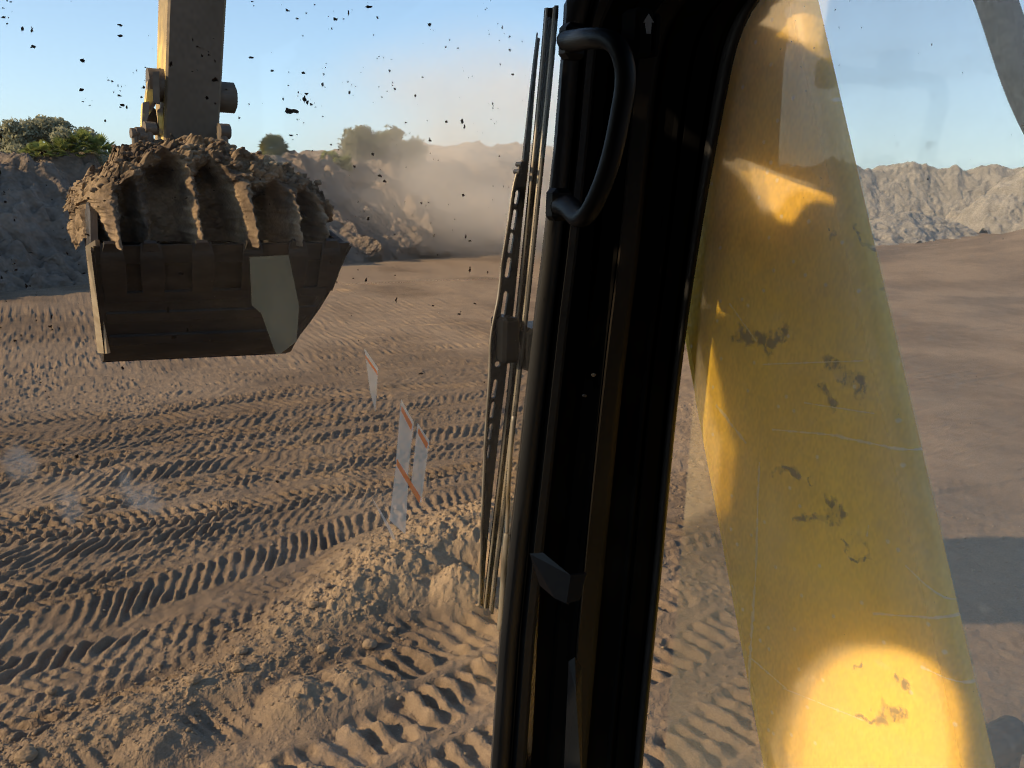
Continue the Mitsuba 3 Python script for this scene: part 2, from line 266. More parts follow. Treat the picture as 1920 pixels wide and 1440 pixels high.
def ground_height(X, Yc):
    xy = np.stack([X.ravel(), Yc.ravel()], 1); R = np.hypot(xy[:, 0], xy[:, 1])
    p3 = np.c_[xy, np.zeros(len(xy))]
    h = (nz(p3, .35, 3, 1) - .5) * .16 + (nz(p3, 2.2, 3, 2) - .5) * .05
    near = R < 34
    idx = np.nonzero(near)[0]; q = xy[idx]; hh = h[idx]
    warp = (np.c_[nz(p3[idx], 1.3, 3, 5), nz(p3[idx], 1.3, 3, 6)] - .5) * .16
    rough = np.ones(len(idx))
    for k, (px, w, pitch, slant, depth, kind) in enumerate(TRACKS):
        cp = curve_px(px); lo, hi = cp.min(0) - w - .3, cp.max(0) + w + .3
        sel = np.nonzero(((q > lo) & (q < hi)).all(1))[0]
        s, t, dist = poly_st(q[sel] + warp[sel], cp, w); m = dist < w; sel = sel[m]; s, t, dist, qk = s[m], t[m], dist[m], q[sel]
        jit = nz(np.c_[qk, np.full(len(qk), k * 1.7)], 4.5, 3, 90 + k) - .5; s = s + jit * .075; t = t + (nz(np.c_[qk, np.full(len(qk), k * 2.3)], 5, 2, 130 + k) - .5) * .10
        inside = sst(w * .54, w * .38, np.abs(t))
        if kind == 2:
            ph = s / pitch + slant * t
            bar = np.abs((ph % 1) - .5) * 2
            pat = sst(.35, .75, bar) * 1.0 + .25 * sst(.1, .02, np.abs(np.abs(t) - w * .24))
        else:
            side = np.sign(t)
            ph = s / pitch + slant * np.abs(t) / pitch * (1 if kind == 0 else -1) * .9 + (side > 0) * .5
            bar = np.abs((ph % 1) - .5) * 2
            lug = sst(.38, .64, bar) * sst(.012, .04, np.abs(t)) * (.25 + .75 * sst(.008, .032, np.abs(np.abs(t) - w * .25)))
            pat = lug if kind == 0 else sst(.3, .8, np.abs(((s / pitch + slant * t / pitch * .7) % 1) - .5) * 2)
        fade = .35 + .9 * sst(.32, .6, nz(np.c_[qk, np.full(len(qk), k * 3.1)], .9, 3, 20 + k))
        crumb = .35 + 1.2 * sst(.25, .7, nz(np.c_[qk, np.full(len(qk), 9.1 * k)], 6, 2, 160 + k)) * .8 + .3 * nz(np.c_[qk, np.zeros(len(qk))], 14, 2, 60 + k)
        dk = 1 - .45 * sst(7, 12, np.hypot(qk[:, 0], qk[:, 1])); fade = fade * dk
        target = ((pat + .25 * (nz(np.c_[qk, np.full(len(qk), 3.3 * k)], 24, 2, 200 + k) - .5)) * crumb * depth * 1.25 - depth * .75) * fade
        lip = sst(w * .38, w * .54, np.abs(t)) * sst(w * .8, w * .54, np.abs(t)) * depth * .6
        hh[sel] = hh[sel] * (1 - .75 * inside) + inside * target + lip * .5 * fade
        rough[sel] = rough[sel] * (1 - .6 * inside)
    # loose windrow of soil
    s, t, dist = poly_st(q + warp * .8, [G2(*p) for p in RIDGE], 2)
    pts = np.array([G2(*p) for p in RIDGE]); L = np.r_[0, np.cumsum(np.linalg.norm(np.diff(pts, axis=0), axis=1))]
    H = np.interp(s, L, RIDGE_H); W = np.interp(s, L, RIDGE_W)
    n1 = nz(np.c_[q, np.zeros(len(q))], 2.6, 4, 9)
    pile = H * np.clip(1 - (dist / (W * 1.7)) ** 1.35, 0, None) * (.65 + .7 * n1)
    for px, hgt, r, sq in (((560, 1325), .12, .36, 1.0), ((660, 1290), .10, .36, 1.), ((860, 1120), .24, .38, 1.), ((770, 1120), .2, .4, 1.), ((300, 1400), .10, .3, 1.0), ((930, 1075), .28, .36, 1.), ((985, 1010), .2, .5, 1.)):
        pile = np.maximum(pile, mound(q + warp, px, hgt, r, sq))
    for px, dep, r in (((402, 1345), .06, .20), ((900, 1092), .14, .24), ((850, 1085), .09, .18)):
        pile = pile - mound(q, px, dep, r)
    pm = sst(.015, .09, pile)
    lumps = (nz(np.c_[q, np.zeros(len(q))], 11, 4, 12) - .5) * .085 + np.clip(nz(np.c_[q, np.zeros(len(q))], 30, 2, 13) - .52, 0, 1) * .085
    hh = hh * (1 - .85 * pm) + pile + pm * lumps * (.5 + 1.0 * sst(.1, .4, pile))
    loose = sst(.50, .68, nz(np.c_[q, np.zeros(len(q))], 1.1, 3, 30)) * sst(14, 8, R[idx])
    hh = hh + (nz(np.c_[q, np.zeros(len(q))], 16, 3, 14) - .5) * .03 * np.maximum(rough * .8, .25) + loose * np.clip(nz(np.c_[q, np.zeros(len(q))], 20, 2, 15) - .5, 0, 1) * .06
    h[idx] = hh
    # machine stands on its own pad: flat under the undercarriage
    # the embankment on the right and the rise of the haul road beyond
    e = sst(26, 56, xy[:, 0]) * sst(26, 10, xy[:, 1] - .12 * xy[:, 0]) * 5.6
    rise = sst(42, 62, xy[:, 0]) * sst(60, 45, np.abs(xy[:, 1] - 20)) * 0.6
    h += e + rise + sst(20, 60, R) * (nz(p3, .12, 4, 40) - .5) * .5
    return h.reshape(X.shape)
def axis(lo, hi, step, far, growth=1.045):
    a = list(np.arange(lo, hi, step)); d = step
    while a[-1] < far: d *= growth; a.append(a[-1] + d)
    d, b = step, [a[0]]
    while b[-1] > -far: d *= growth; b.append(b[-1] - d)
    return np.array(b[:0:-1] + a)
gx, gy = axis(-0.9, 8.2, 0.0132, 900), axis(2.3, 11.2, 0.0132, 900)
GX, GY = np.meshgrid(gx, gy, indexing="ij")
GZ = ground_height(GX, GY)
put("ground", grid_mesh(np.stack([GX, GY, GZ], -1)), "soil", True, label="brown earth floor of the pit pressed with rows of tyre and crawler prints", kind="structure")
from scipy.interpolate import RegularGridInterpolator
ground_z = RegularGridInterpolator((gx, gy), GZ, bounds_error=False, fill_value=0)

# ------------------------------------------------------------------ the pit's banks
def bank(key, base, heights, run, seed, label, mat="bank_soil", ns=900, nt=110, gully=1.0, back=14.0, lip=.25, rough=1.0):
    base = smooth_path(base, ns); hts = np.interp(np.linspace(0, 1, ns), np.linspace(0, 1, len(heights)), heights)
    tg = np.gradient(base, axis=0); tg /= np.linalg.norm(tg, axis=1, keepdims=True)
    nrm = np.c_[-tg[:, 1], tg[:, 0]]                                    # away from the pit
    S = np.r_[0, np.cumsum(np.linalg.norm(np.diff(base, axis=0), axis=1))]
    t = np.r_[np.linspace(0, 1, int(nt * .72)), 1 + (np.linspace(0, 1, nt - int(nt * .72)) ** 1.6)[1:] * 1]
    Sg, Tg = np.meshgrid(S, t, indexing="ij")
    q = np.stack([Sg, Tg * 0, Tg * 0 + seed], -1)
    skew = Sg + 1.4 * np.clip(Tg, 0, 1)
    g1 = meshkit.fbm(np.stack([skew * .38, Tg * .5, Tg * 0 + seed], -1), 3, seed); g1 = 1 - np.abs(g1 - .5) * 4
    g2 = meshkit.fbm(np.stack([skew * 1.1, Tg * 1.2, Tg * 0 + seed], -1), 3, seed + 1)
    lump = meshkit.fbm(np.stack([Sg * 1.6, Tg * 6, Tg * 0 + seed], -1), 4, seed + 2)
    fine = meshkit.fbm(np.stack([Sg * 5.0, Tg * 18, Tg * 0 + seed], -1), 3, seed + 3)
    prof = np.where(Tg < 1, np.clip(Tg, 0, 1) ** 1.12, 1.0)
    crest = meshkit.fbm(np.stack([Sg * .5, Sg * 0, Sg * 0 + seed], -1), 4, seed + 5) - .5
    z = hts[:, None] * prof * (1 + .28 * crest * np.clip(Tg, 0, 1)) + ((lump - .5) * 1.0 * sst(0, .2, Tg) + (fine - .5) * .6) * rough
    out = np.interp(np.linspace(0, 1, ns), np.linspace(0, 1, len(np.atleast_1d(run))), np.atleast_1d(run))[:, None] * np.minimum(Tg, 1) + np.maximum(Tg - 1, 0) * back
    out = out - gully * (g1 * .8 + (g2 - .5) * 1.2) * sst(0, .15, Tg) * sst(1.25, .8, Tg)
    z = z - np.maximum(Tg - 1, 0) * lip + (meshkit.fbm(np.stack([Sg * .8, Tg * 9, Tg * 0], -1), 3, seed + 9) - .5) * .5 * (Tg > 1) - .3 * (Tg == 0)
    P = np.stack([base[:, 0][:, None] + nrm[:, 0][:, None] * out, base[:, 1][:, None] + nrm[:, 1][:, None] * out, z], -1)
    put(key, grid_mesh(P, True), mat, True, label=label, kind="structure")
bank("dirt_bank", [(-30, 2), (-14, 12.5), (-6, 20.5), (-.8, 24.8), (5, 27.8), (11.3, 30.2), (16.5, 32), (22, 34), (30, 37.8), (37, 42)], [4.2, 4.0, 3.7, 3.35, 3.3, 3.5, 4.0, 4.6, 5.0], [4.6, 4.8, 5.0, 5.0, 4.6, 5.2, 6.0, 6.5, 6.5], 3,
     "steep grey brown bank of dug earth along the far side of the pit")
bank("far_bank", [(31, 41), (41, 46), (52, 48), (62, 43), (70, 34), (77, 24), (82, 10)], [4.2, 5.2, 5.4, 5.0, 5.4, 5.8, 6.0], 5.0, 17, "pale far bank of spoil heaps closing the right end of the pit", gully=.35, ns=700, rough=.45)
def spoil(key, c, rx, ry, h, seed, label):
    u = np.linspace(-1, 1, 150); U, V = np.meshgrid(u, u, indexing="ij"); r = np.hypot(U, V)
    p = np.stack([U * rx, V * ry, U * 0 + seed], -1)
    n = meshkit.fbm(p * .5, 4, seed); m = meshkit.fbm(p * 2.2, 4, seed + 1)
    z = h * np.clip(1.08 - r * (1.0 + (n - .5) * .8), -.25, None) + (m - .5) * .45 * (r < 1.05)
    put(key, grid_mesh(np.stack([c[0] + U * rx, c[1] + V * ry, z - .1], -1)), "bank_soil", True, label=label, kind="structure")
spoil("spoil_heap", (50, 35.5), 8.5, 3.2, 1.9, 5, "low loose windrow of spoil at the foot of the far bank")
spoil("spoil_heap_001", (62, 34), 6, 6, 5.6, 8, "tall pale cone of spoil against the far bank on the right")
spoil("spoil_heap_002", (61, 28), 5, 4, 3.2, 11, "smaller pale spoil cone in front of the tall one")

# ------------------------------------------------------------------ trees behind the bank
def foliage(n, fn, size, aspect=1.0):
    P = fn(n); n = len(P)
    a = rng.normal(size=(n, 3)); a /= np.linalg.norm(a, axis=1, keepdims=True)
    b = np.cross(a, rng.normal(size=(n, 3))); b /= np.linalg.norm(b, axis=1, keepdims=True)
    s = size * rng.uniform(.55, 1.35, (n, 1))
    v = np.stack([P - a * s, P - b * s * .45 * aspect, P + a * s, P + b * s * .45 * aspect], 1).reshape(-1, 3)
    k = np.arange(n)[:, None] * 4
    return trimesh.Trimesh(v, np.vstack([k + [0, 1, 2], k + [0, 2, 3]]), process=False)
def clumps(cs, shell=.55):
    cs = np.asarray(cs, float)
    def fn(n):
        w = cs[:, 3] ** 2; k = rng.choice(len(cs), n, p=w / w.sum()); d = rng.normal(size=(n, 3)); d /= np.linalg.norm(d, axis=1, keepdims=True)
        r = cs[k, 3] * rng.uniform(shell, 1.1, n) * (.7 + .6 * meshkit.noise(cs[k, :3] + d * 2.3))
        return cs[k, :3] + d * r[:, None] * [1, 1, .85]
    return fn
def bush(key, px0, px1, dist, top, zb, mat, n, label, nclump=16, size=.11, group=None, cat="tree", leafy=.5, depth=.4):
    """a shrubby tree between two picture columns at its own distance from the eye, from zb up to the row 'top'"""
    d0, d1 = _ray(px0, 290), _ray(px1, 290)
    a, b = (EYE + d * dist / np.hypot(d[0], d[1]) for d in (d0, d1)); w = np.linalg.norm((b - a)[:2]); c = (a + b) / 2; ax = (b - a) / np.linalg.norm(b - a)
    dt = _ray((px0 + px1) / 2, top); zt = ZC + dist * dt[2] / np.hypot(dt[0], dt[1]); H = zt - zb
    dep = np.array([ax[1], -ax[0], 0])
    cs = []
    for k in range(nclump):
        u = rng.uniform(-.5, .5); env = math.sqrt(max(0.05, 1 - (2 * u) ** 2)) ** .7
        r = rng.uniform(.12, .26) * min(w, H * 1.2)
        z = zb + H * rng.uniform(.2, 1.0) * env
        z = min(z, zt * 1.0 - r * .8)
        q = c + ax * u * (w - 1.4 * r) + dep * rng.normal() * w * depth * .5
        cs.append([q[0], q[1], z, r])
    put(f"{key}__crown", foliage(n, clumps(cs, leafy), size), mat)
    tr = []
    for k in range(min(7, nclump)):
        e = np.array(cs[k][:3]); s0 = np.array([c[0], c[1], zb - .8]) + rng.normal(size=3) * [.15, .15, 0]
        tr.append(tube(smooth_path([s0, (s0 + e) / 2 + rng.normal(size=3) * .12, e], 8), np.linspace(.07, .018, 8), 6))
    put(f"{key}__trunk", cat_(tr), "bark", True)
    say(key, label, cat, group)
bush("shrubby_tree", -40, 205, 33, 222, 3.1, "leaf_grey", 14000, "broad grey green bushy tree on the bank at the left edge", 30, .085)
bush("shrubby_tree_001", 612, 800, 41, 240, 3.2, "leaf_olive", 11000, "wispy olive tree half lost in the drifting dust", 24, .10, leafy=.3)
bush("shrubby_tree_002", 575, 660, 38, 286, 3.3, "leaf_green", 4500, "low yellow green shrub at the left foot of the wispy tree", 10, .09)
bush("shrubby_tree_003", 800, 940, 50, 282, 3.4, "leaf_olive", 7000, "rounded tree behind the dust beside the wiper", 16, .12)
bush("shrubby_tree_004", 690, 830, 45, 300, 3.4, "leaf_olive", 5000, "low dense shrub behind the dust under the wispy tree", 12, .11)
bush("shrubby_tree_005", 930, 1060, 55, 300, 3.4, "leaf_olive", 4000, "small rounded tree partly hidden by the wiper blade", 10, .12)
def fan_plant(key, px, row, dist, zb, n, L, label, cat, trunk=None, mat="leaf_green", spread=1.0, wd=.035):
    d = _ray(px, row); c = EYE + d * dist / np.hypot(d[0], d[1]); c[2] = ZC + dist * d[2] / np.hypot(d[0], d[1])
    ms = []
    for k in range(n):
        az = rng.uniform(0, 2 * np.pi); el = rng.uniform(-.55, 1.35) if trunk else rng.uniform(.15, 1.3)
        dv = np.array([np.cos(az) * np.cos(el), np.sin(az) * np.cos(el), np.sin(el)]); o = np.array([0, 0, -1.0])
        ln = L * rng.uniform(.7, 1.05)
        side = np.cross(dv, [0, 0, 1.0]); side /= np.linalg.norm(side) + 1e-9; upn = np.cross(side, dv)
        for j in np.linspace(-1, 1, 11):
            tip = c + dv * ln * (.55 + .45 * math.cos(j * 1.1)) + side * ln * .42 * math.sin(j * 1.2) * spread + o * ln * .10 * (1 + abs(j))
            root = c + dv * ln * .5; w = side * math.cos(j) * wd + upn * .02
            ms.append(np.array([root - w, root + w, tip]))
        ms.append(np.array([c - side * .015, c + side * .015, c + dv * ln * .55]))
    v = np.vstack(ms); put(f"{key}__fronds", trimesh.Trimesh(v, np.arange(len(v)).reshape(-1, 3), process=False), mat)
    if trunk: put(f"{key}__trunk", tube([c, c + [0.05, 0, -.8], [c[0], c[1], zb - .5]], [.13, .15, .17], 10), "bark", True)
    say(key, label, cat)
fan_plant("palm_tree", 514, 277, 37, 3.0, 260, .70, "small round headed palm rising behind the heaped bucket", "palm", True, "leaf_olive", wd=.055)
for k, (px, row, n, L, w) in enumerate(((70, 294, 34, .7, "far left under the broad grey tree"), (115, 293, 34, .75, "middle one below the broad grey tree"), (152, 278, 34, .75, "standing tallest right of the broad grey tree"), (186, 289, 34, .8, "nearest the dirt heap in the bucket"))):
    fan_plant("fan_shrub" + (f"_{k:03d}" if k else ""), px, row, 31, 3.1, n, L, f"bright green fan leaved shrub on the bank, {w}", "shrub", None, "leaf_green", wd=.075)

# ------------------------------------------------------------------ bucket
LIP_L, LIP_R = onY(176, 470, 4.2), onY(655, 462, 4.2)
HEEL_L, HEEL_R = onY(200, 661, 4.6), onY(548, 646, 4.6)
prof_t = [0, .15, .3, .45, .6, .75, .88, 1.0]
def bucket_edges():
    L, R = [], []
    for t in prof_t:
        bul = math.sin(t * math.pi) * .03
        L.append(LIP_L * (1 - t) + HEEL_L * t + [0, 0, -bul * .2]); R.append(LIP_R * (1 - t) + HEEL_R * t + [bul * 1.2, 0, -bul * .2])
    for dy, dz, nx in ((.08, -.055, .05), (.2, -.09, .09), (.4, -.06, .1), (.6, .06, .08), (.75, .25, .05), (.8, .5, .0), (.76, .8, -.05)):
        L.append(HEEL_L + [0.0 + .02 * dy, dy, dz]); R.append(HEEL_R + [-nx * .4, dy, dz])
    return np.array(L), np.array(R)
BL, BR = bucket_edges()
nu = 40
SH = np.stack([BL + (BR - BL) * u for u in np.linspace(0, 1, nu)], 0)
# rounded right heel corner
inner = SH.copy(); cen = SH.mean(axis=(0, 1)) + [0, .15, .3]
dirv = cen - SH; inner = SH + dirv / np.linalg.norm(dirv, axis=-1, keepdims=True) * .03
shell = cat_([grid_mesh(SH), grid_mesh(inner, True)] + [grid_mesh(np.stack([a, b], 0)) for a, b in ((SH[0], inner[0]), (inner[-1], SH[-1]), (inner[:, 0], SH[:, 0]), (SH[:, -1], inner[:, -1]))])
say("excavator_bucket", "large dark steel digging bucket heaped with earth and hanging from the dirty yellow stick", "excavator bucket")
put("excavator_bucket__shell", shell, "bucket_steel", 35)
def side_plate(E, sgn, xo):
    top = np.array([E[0] + [0, .04, .02], E[0] + [0, .30, .16], E[0] + [0, .75, .30], E[-1]])
    poly = sg.Polygon([(p[1], p[2]) for p in E] + [(p[1], p[2]) for p in top[::-1]]).buffer(0)
    def to3(v):
        x = np.interp(v[:, 0], [E[0][1], E[7][1], 5.6], [E[0][0], E[7][0], E[7][0]]); return np.c_[x + xo, v]
    return prism(poly, to3, (sgn * .03, 0, 0))
put("excavator_bucket__side_plate", side_plate(BL, 1, -.012), "bucket_steel", label="left side plate of the bucket, caked with sunlit soil")
put("excavator_bucket__side_plate", side_plate(BR, -1, .012), "bucket_steel")
a0, a1, b0, b1 = onY(160, 462, 4.25), onY(183, 662, 4.66), onY(178, 450, 4.19), onY(201, 663, 4.585)
put("excavator_bucket__side_cutter", hull([a0, a1, b0, b1, a0 + [.03, .05, 0], a1 + [.03, .05, 0], b0 + [.02, .02, 0], b1 + [.02, .02, 0]]), "worn_edge", label="worn left side cutter, bright in the sun")
put("excavator_bucket__lip", hull([LIP_L + [0, -.012, .02], LIP_R + [0, -.012, .02], LIP_L + [0, .05, .02], LIP_R + [0, .05, .02], LIP_L * .88 + HEEL_L * .12 + [0, -.018, 0], LIP_R * .88 + HEEL_R * .12 + [0, -.018, 0]]), "bucket_steel")
down = (HEEL_L - LIP_L); down /= np.linalg.norm(down); fn_ = np.cross([1, 0, 0], down); fn_ *= -np.sign(fn_[1])
TEETH = [208, 282, 378, 472, 556, 618]
tooth_u = [(onY(x, 465, 4.2)[0] - LIP_L[0]) / (LIP_R[0] - LIP_L[0]) for x in TEETH]
for u in tooth_u:
    c = LIP_L * (1 - u) + LIP_R * u; w = .052
    pr = [(-.01, .03, w * .9), (.03, .05, w), (.16, .045, w), (.30, .012, w * .85)]
    put("excavator_bucket__adaptor", hull([c + [s * ww, 0, 0] + down * d + fn_ * o for d, o, ww in pr for s in (-1, 1)] + [c + [s * w * .8, 0, 0] + down * d + fn_ * 0.0 for d in (-.04, .29) for s in (-1, 1)]), "bucket_steel", 30)
    put("excavator_bucket__tooth", hull([c + [s * w * .8, 0, 0] + down * .0 + fn_ * o for s in (-1, 1) for o in (.03, -.02)] + [c + [s * w * .5, 0, 0] - down * .055 + fn_ * o for s in (-1, 1) for o in (.02, .0)]), "bucket_steel", 30)
for t in (.42, .62, .86):   # weld ribs across the wear plates
    a, b = LIP_L * (1 - t) + HEEL_L * t, LIP_R * (1 - t) + HEEL_R * t + [.03 * math.sin(t * math.pi), 0, 0]
    put("excavator_bucket__wear_strip", hull([q + down * d + fn_ * o for q in (a + [.02, 0, 0], b + [-.02, 0, 0]) for d, o in ((-.035, .0), (.035, .0), (-.03, .016), (.03, .016))]), "bucket_steel")

# heaped earth in the bucket
nu, nv = 330, 300
U, Vv = np.meshgrid(np.linspace(0, 1, nu), np.linspace(0, 1, nv), indexing="ij")
ztop = np.interp(U, [0, .03, .08, .14, .25, .4, .58, .75, .88, .95, 1], [3.02, 3.05, 3.08, 3.18, 3.225, 3.25, 3.24, 3.175, 3.10, 3.02, 2.91])
zl = (LIP_L[2] * (1 - U) + LIP_R[2] * U) + .012
pz = np.interp(Vv, [0, .12, .3, .48, .62, .75, .86, 1], [0, .22, .52, .74, .88, .97, 1.0, .93])
py = np.interp(Vv, [0, .12, .3, .48, .62, .75, .86, 1], [4.205, 4.22, 4.26, 4.33, 4.43, 4.58, 4.8, 5.3])
X0 = (LIP_L[0] + .012) * (1 - U) + (LIP_R[0] - .01) * U
Z0 = zl + (ztop - zl) * pz
Q = np.stack([X0, py, Z0], -1)
lean = (U - .5) * .05
wander = (meshkit.fbm(np.stack([U * 0 + 1, Vv * 4, U * 9], -1), 3, 4) - .5) * .10
ridge = sum(np.exp(-(((U - u - lean * (Vv / .45) + wander * Vv) / (.022 + .05 * Vv)) ** 2)) * a for u, a in zip([.075] + tooth_u[1:], [1.1, .55, .8, 1.1, 1.0, .75]))
ridge = np.clip(ridge, 0, 1.15)
low = sst(.56, .34, Vv + (meshkit.fbm(np.stack([U * 7, Vv * 0, Vv * 0], -1), 3, 8) - .5) * .35)
lum = meshkit.fbm(Q * 13, 4, 2) - .5; fin = meshkit.fbm(Q * 38, 3, 3) - .5; clod = np.clip(meshkit.fbm(Q * 17, 3, 6) - .5, 0, 1)
yo = low * (1 - ridge) * .34 - low * ridge * (.05 + .07 * sst(.3, .0, Vv))
Q[..., 1] += yo - (lum * .13 + fin * .07 + clod * .12) * (.55 + .45 * (1 - low)) * sst(0, .1, Vv)
Q[..., 2] += (lum * .11 + clod * .13 + fin * .05) * sst(.4, .6, Vv) * sst(1.02, .9, Vv)
Q[..., 0] += fin * .03
Q[..., 1] += .26 * sst(.085, 0, U) * sst(1.0, .5, Vv); Q[..., 0] -= .012 * sst(.085, 0, U) * sst(.0, .3, Vv)
edge = np.minimum(U, 1 - U)
Q[..., 1] += sst(.03, 0, edge) * .12 * (U > .5)
ks = np.linspace(6, .08, 75)
def flank(k):
    q = Q[0] * [1, 1, 1] + np.stack([-.003 * k + 0 * Vv[0], .05 * k + .02 * k * k + 0 * Vv[0], -.004 * k * k + 0 * Vv[0]], -1)
    w = min(1, k / .8)
    q[:, 0] -= w * .05 * (meshkit.fbm(q * 8, 4, 5) - .5) + w * .05 * np.clip(meshkit.fbm(q * 17, 3, 6) - .5, 0, 1); q[:, 2] += w * .05 * (meshkit.fbm(q * 14, 3, 7) - .5)
    return q
sideL = np.stack([flank(k) for k in ks], 0)
heap = grid_mesh(np.concatenate([sideL, Q], 0))
put("dirt_heap", heap, "heap_soil", True, label="lumpy brown earth heaped above the rim of the hanging bucket", cat="heap of dirt")
def rock(c, r, seed, sub=3):
    m = trimesh.creation.icosphere(subdivisions=sub, radius=1.0); v = np.array(m.vertices)
    v *= (.7 + .65 * meshkit.fbm(v * 1.3 + seed * 7.3, 3, seed))[:, None]; v *= [1.15, .95, .8]
    m.vertices = v * r + c; return m
ms = []
qs = Q[::1, :][(Vv > .5) & (Vv < .97)]
for k in range(220):
    c = qs[rng.integers(len(qs))]; ms.append(rock(c + [0, -.004, .006], rng.uniform(.006, .018), k, 2))
put("dirt_heap__clods", cat_(ms), "heap_soil", True, kind="stuff")

# ------------------------------------------------------------------ stick and linkage
say("excavator_stick", "dirty yellow excavator stick reaching down into the heaped bucket", "excavator stick")
YS = 4.95
sl0, sl1, sr0, sr1 = onY(315, 0, YS), onY(307, 262, YS), onY(425, 0, YS), onY(410, 262, YS)
dl, drr = (sl0 - sl1) / (sl0[2] - sl1[2]), (sr0 - sr1) / (sr0[2] - sr1[2])
zt, zb = 5.7, 3.05
def corner(p, d, z, y): q = p + d * (z - p[2]); return [q[0], q[1] + y, z]
prof = []
rows = [zb, zt]
ring = []
for z in rows:
    l, r = np.array(corner(sl1, dl, z, 0)), np.array(corner(sr1, drr, z, 0)); b = .012; dpt = .34 + .03 * (z - 3)
    ring.append([l + [0, b, 0], l + [b, 0, 0], r + [-b, 0, 0], r + [0, b, 0], r + [0, dpt, 0], l + [0, dpt, 0]])
R_ = np.array(ring); R_ = np.concatenate([R_, R_[:, :1]], 1)
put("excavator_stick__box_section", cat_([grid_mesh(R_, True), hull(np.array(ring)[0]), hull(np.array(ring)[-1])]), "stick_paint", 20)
def cyl(a, b, r, n=24): return tube([a, b], [r, r], n)
e0 = onY(412, 182, YS + .12)
put("excavator_stick__pin_boss", cat_([cyl(e0 + [-.05, 0, 0], e0 + [.075, 0, 0], .082), cyl(e0 + [.075, 0, 0], e0 + [.085, 0, 0], .06)]), "pin_steel", 40)
e1 = onY(296, 160, YS + .1)
put("excavator_stick__pin_boss", cat_([cyl(e1 + [-.05, 0, 0], e1 + [.04, 0, 0], .085)]), "pin_steel", 40)
def bar(pts, y0, y1, mat, key, th=.0):
    poly = [onY(x, y, y0) for x, y in pts]; put(key, hull(poly + [np.array(p) + [0.01, y1 - y0, 0] for p in poly]), mat)
bar([(278, 150), (290, 140), (292, 196), (280, 215), (272, 205)], YS + .02, YS + .2, "linkage_paint", "excavator_stick__link")
bar([(268, 192), (280, 190), (279, 215), (272, 238), (266, 236)], YS - .02, YS + .15, "linkage_paint", "excavator_stick__link")
bar([(286, 134), (298, 134), (299, 195), (287, 192)], YS - .03, YS + .02, "pin_steel", "excavator_stick__link_plate")
bar([(280, 196), (292, 205), (299, 252), (274, 252), (276, 225)], YS + .12, YS + .25, "pin_steel", "excavator_stick__link_plate")
bar([(295, 206), (305, 200), (307, 252), (300, 252)], YS + .03, YS + .12, "linkage_paint", "excavator_stick__link_plate")
for k, (x, y, r) in enumerate(((278, 240, .032), (262, 248, .026), (253, 250, .026), (417, 246, .04), (268, 255, .03))):
    p = onY(x, y, YS - .1); put("excavator_bucket__pin", cat_([cyl(p + [-.02, 0, 0], p + [.035, .01, 0], r), cyl(p + [0, 0, -.09], p + [0, 0, r * .6], r * .7)]), "pin_steel", 40)

# ------------------------------------------------------------------ boom beside the cab
say("excavator_boom", "yellow painted steel boom rising close beside the right cab window, scuffed and streaked", "excavator boom")
B0, B1 = yz(1410, 1380), yz(1282, 690)          # front edge
C0, C1 = yz(1828, 1380), yz(1512, 0)            # rear edge
def lin(a, b, z): t = (z - a[1]) / (b[1] - a[1]); return (a[0] + (b[0] - a[0]) * t, z)
boom_poly = sg.Polygon([lin(B0, B1, 1.7), B0, B1, lin(B0, B1, 3.6), (1.9, 4.75), (4.9, 5.5), (5.1, 5.75), (4.9, 5.9), (1.6, 5.3), lin(C0, C1, 4.1), C1, C0, lin(C0, C1, 1.7)])
bev = .016
body = prism(boom_poly.buffer(-bev, join_style=2), lambda v: np.c_[np.full(len(v), XB), v], (.36, .275, 0))
nb = 5; loops = []
pt = np.array(boom_poly.exterior.coords)[:-1]
def inset(d): return np.array(boom_poly.buffer(-d, join_style=2).exterior.coords)[:-1]
def align(a, ref):
    return np.array([a[np.argmin(np.linalg.norm(a - q, axis=1))] for q in ref])
for k in range(nb + 1):
    th = k / nb * np.pi / 2; d = bev * (1 - math.sin(th)); x = XB + bev * (1 - math.cos(th))
    a = align(inset(d) if d > 1e-6 else pt, pt); loops.append(np.c_[np.full(len(a), x), a])
loops.append(np.c_[np.full(len(pt), XB + .36 - .002), pt + [.275 - .0015, 0]])
LP = np.array(loops); LP = np.concatenate([LP, LP[:, :1]], 1)
put("excavator_boom__web_plate", cat_([body, grid_mesh(LP)]), "boom_paint", 25)
h0 = smooth_path([onX(1838, -60, 1.02), onX(1868, 0, 1.0), onX(1898, 90, 1.0), onX(1925, 165, 1.0), onX(1960, 240, 1.02), onX(2020, 330, 1.05)], 40)
put("excavator_boom__hose", tube(h0, .0205, 18), "hose_rubber", True, label="grey hydraulic hose curving past the top right corner")
f0 = onX(1866, 1395, .70)
put("excavator_boom__pipe_clamp", cat_([cyl(f0 + [-.03, .0, 0], f0 + [.03, 0, 0], .0165, 28), cyl(f0 + [-.034, 0, 0], f0 + [-.03, 0, 0], .009, 20), box(f0 + [-.02, -.012, -.08], f0 + [.02, .012, 0], .004)]), "hose_rubber", 40)
put("excavator_boom__pipe", tube(smooth_path([onX(1905, 1380, .74), onX(1893, 1420, .72), onX(1885, 1480, .72), onX(1880, 1560, .72)], 20), .009, 14), "hose_rubber", True)

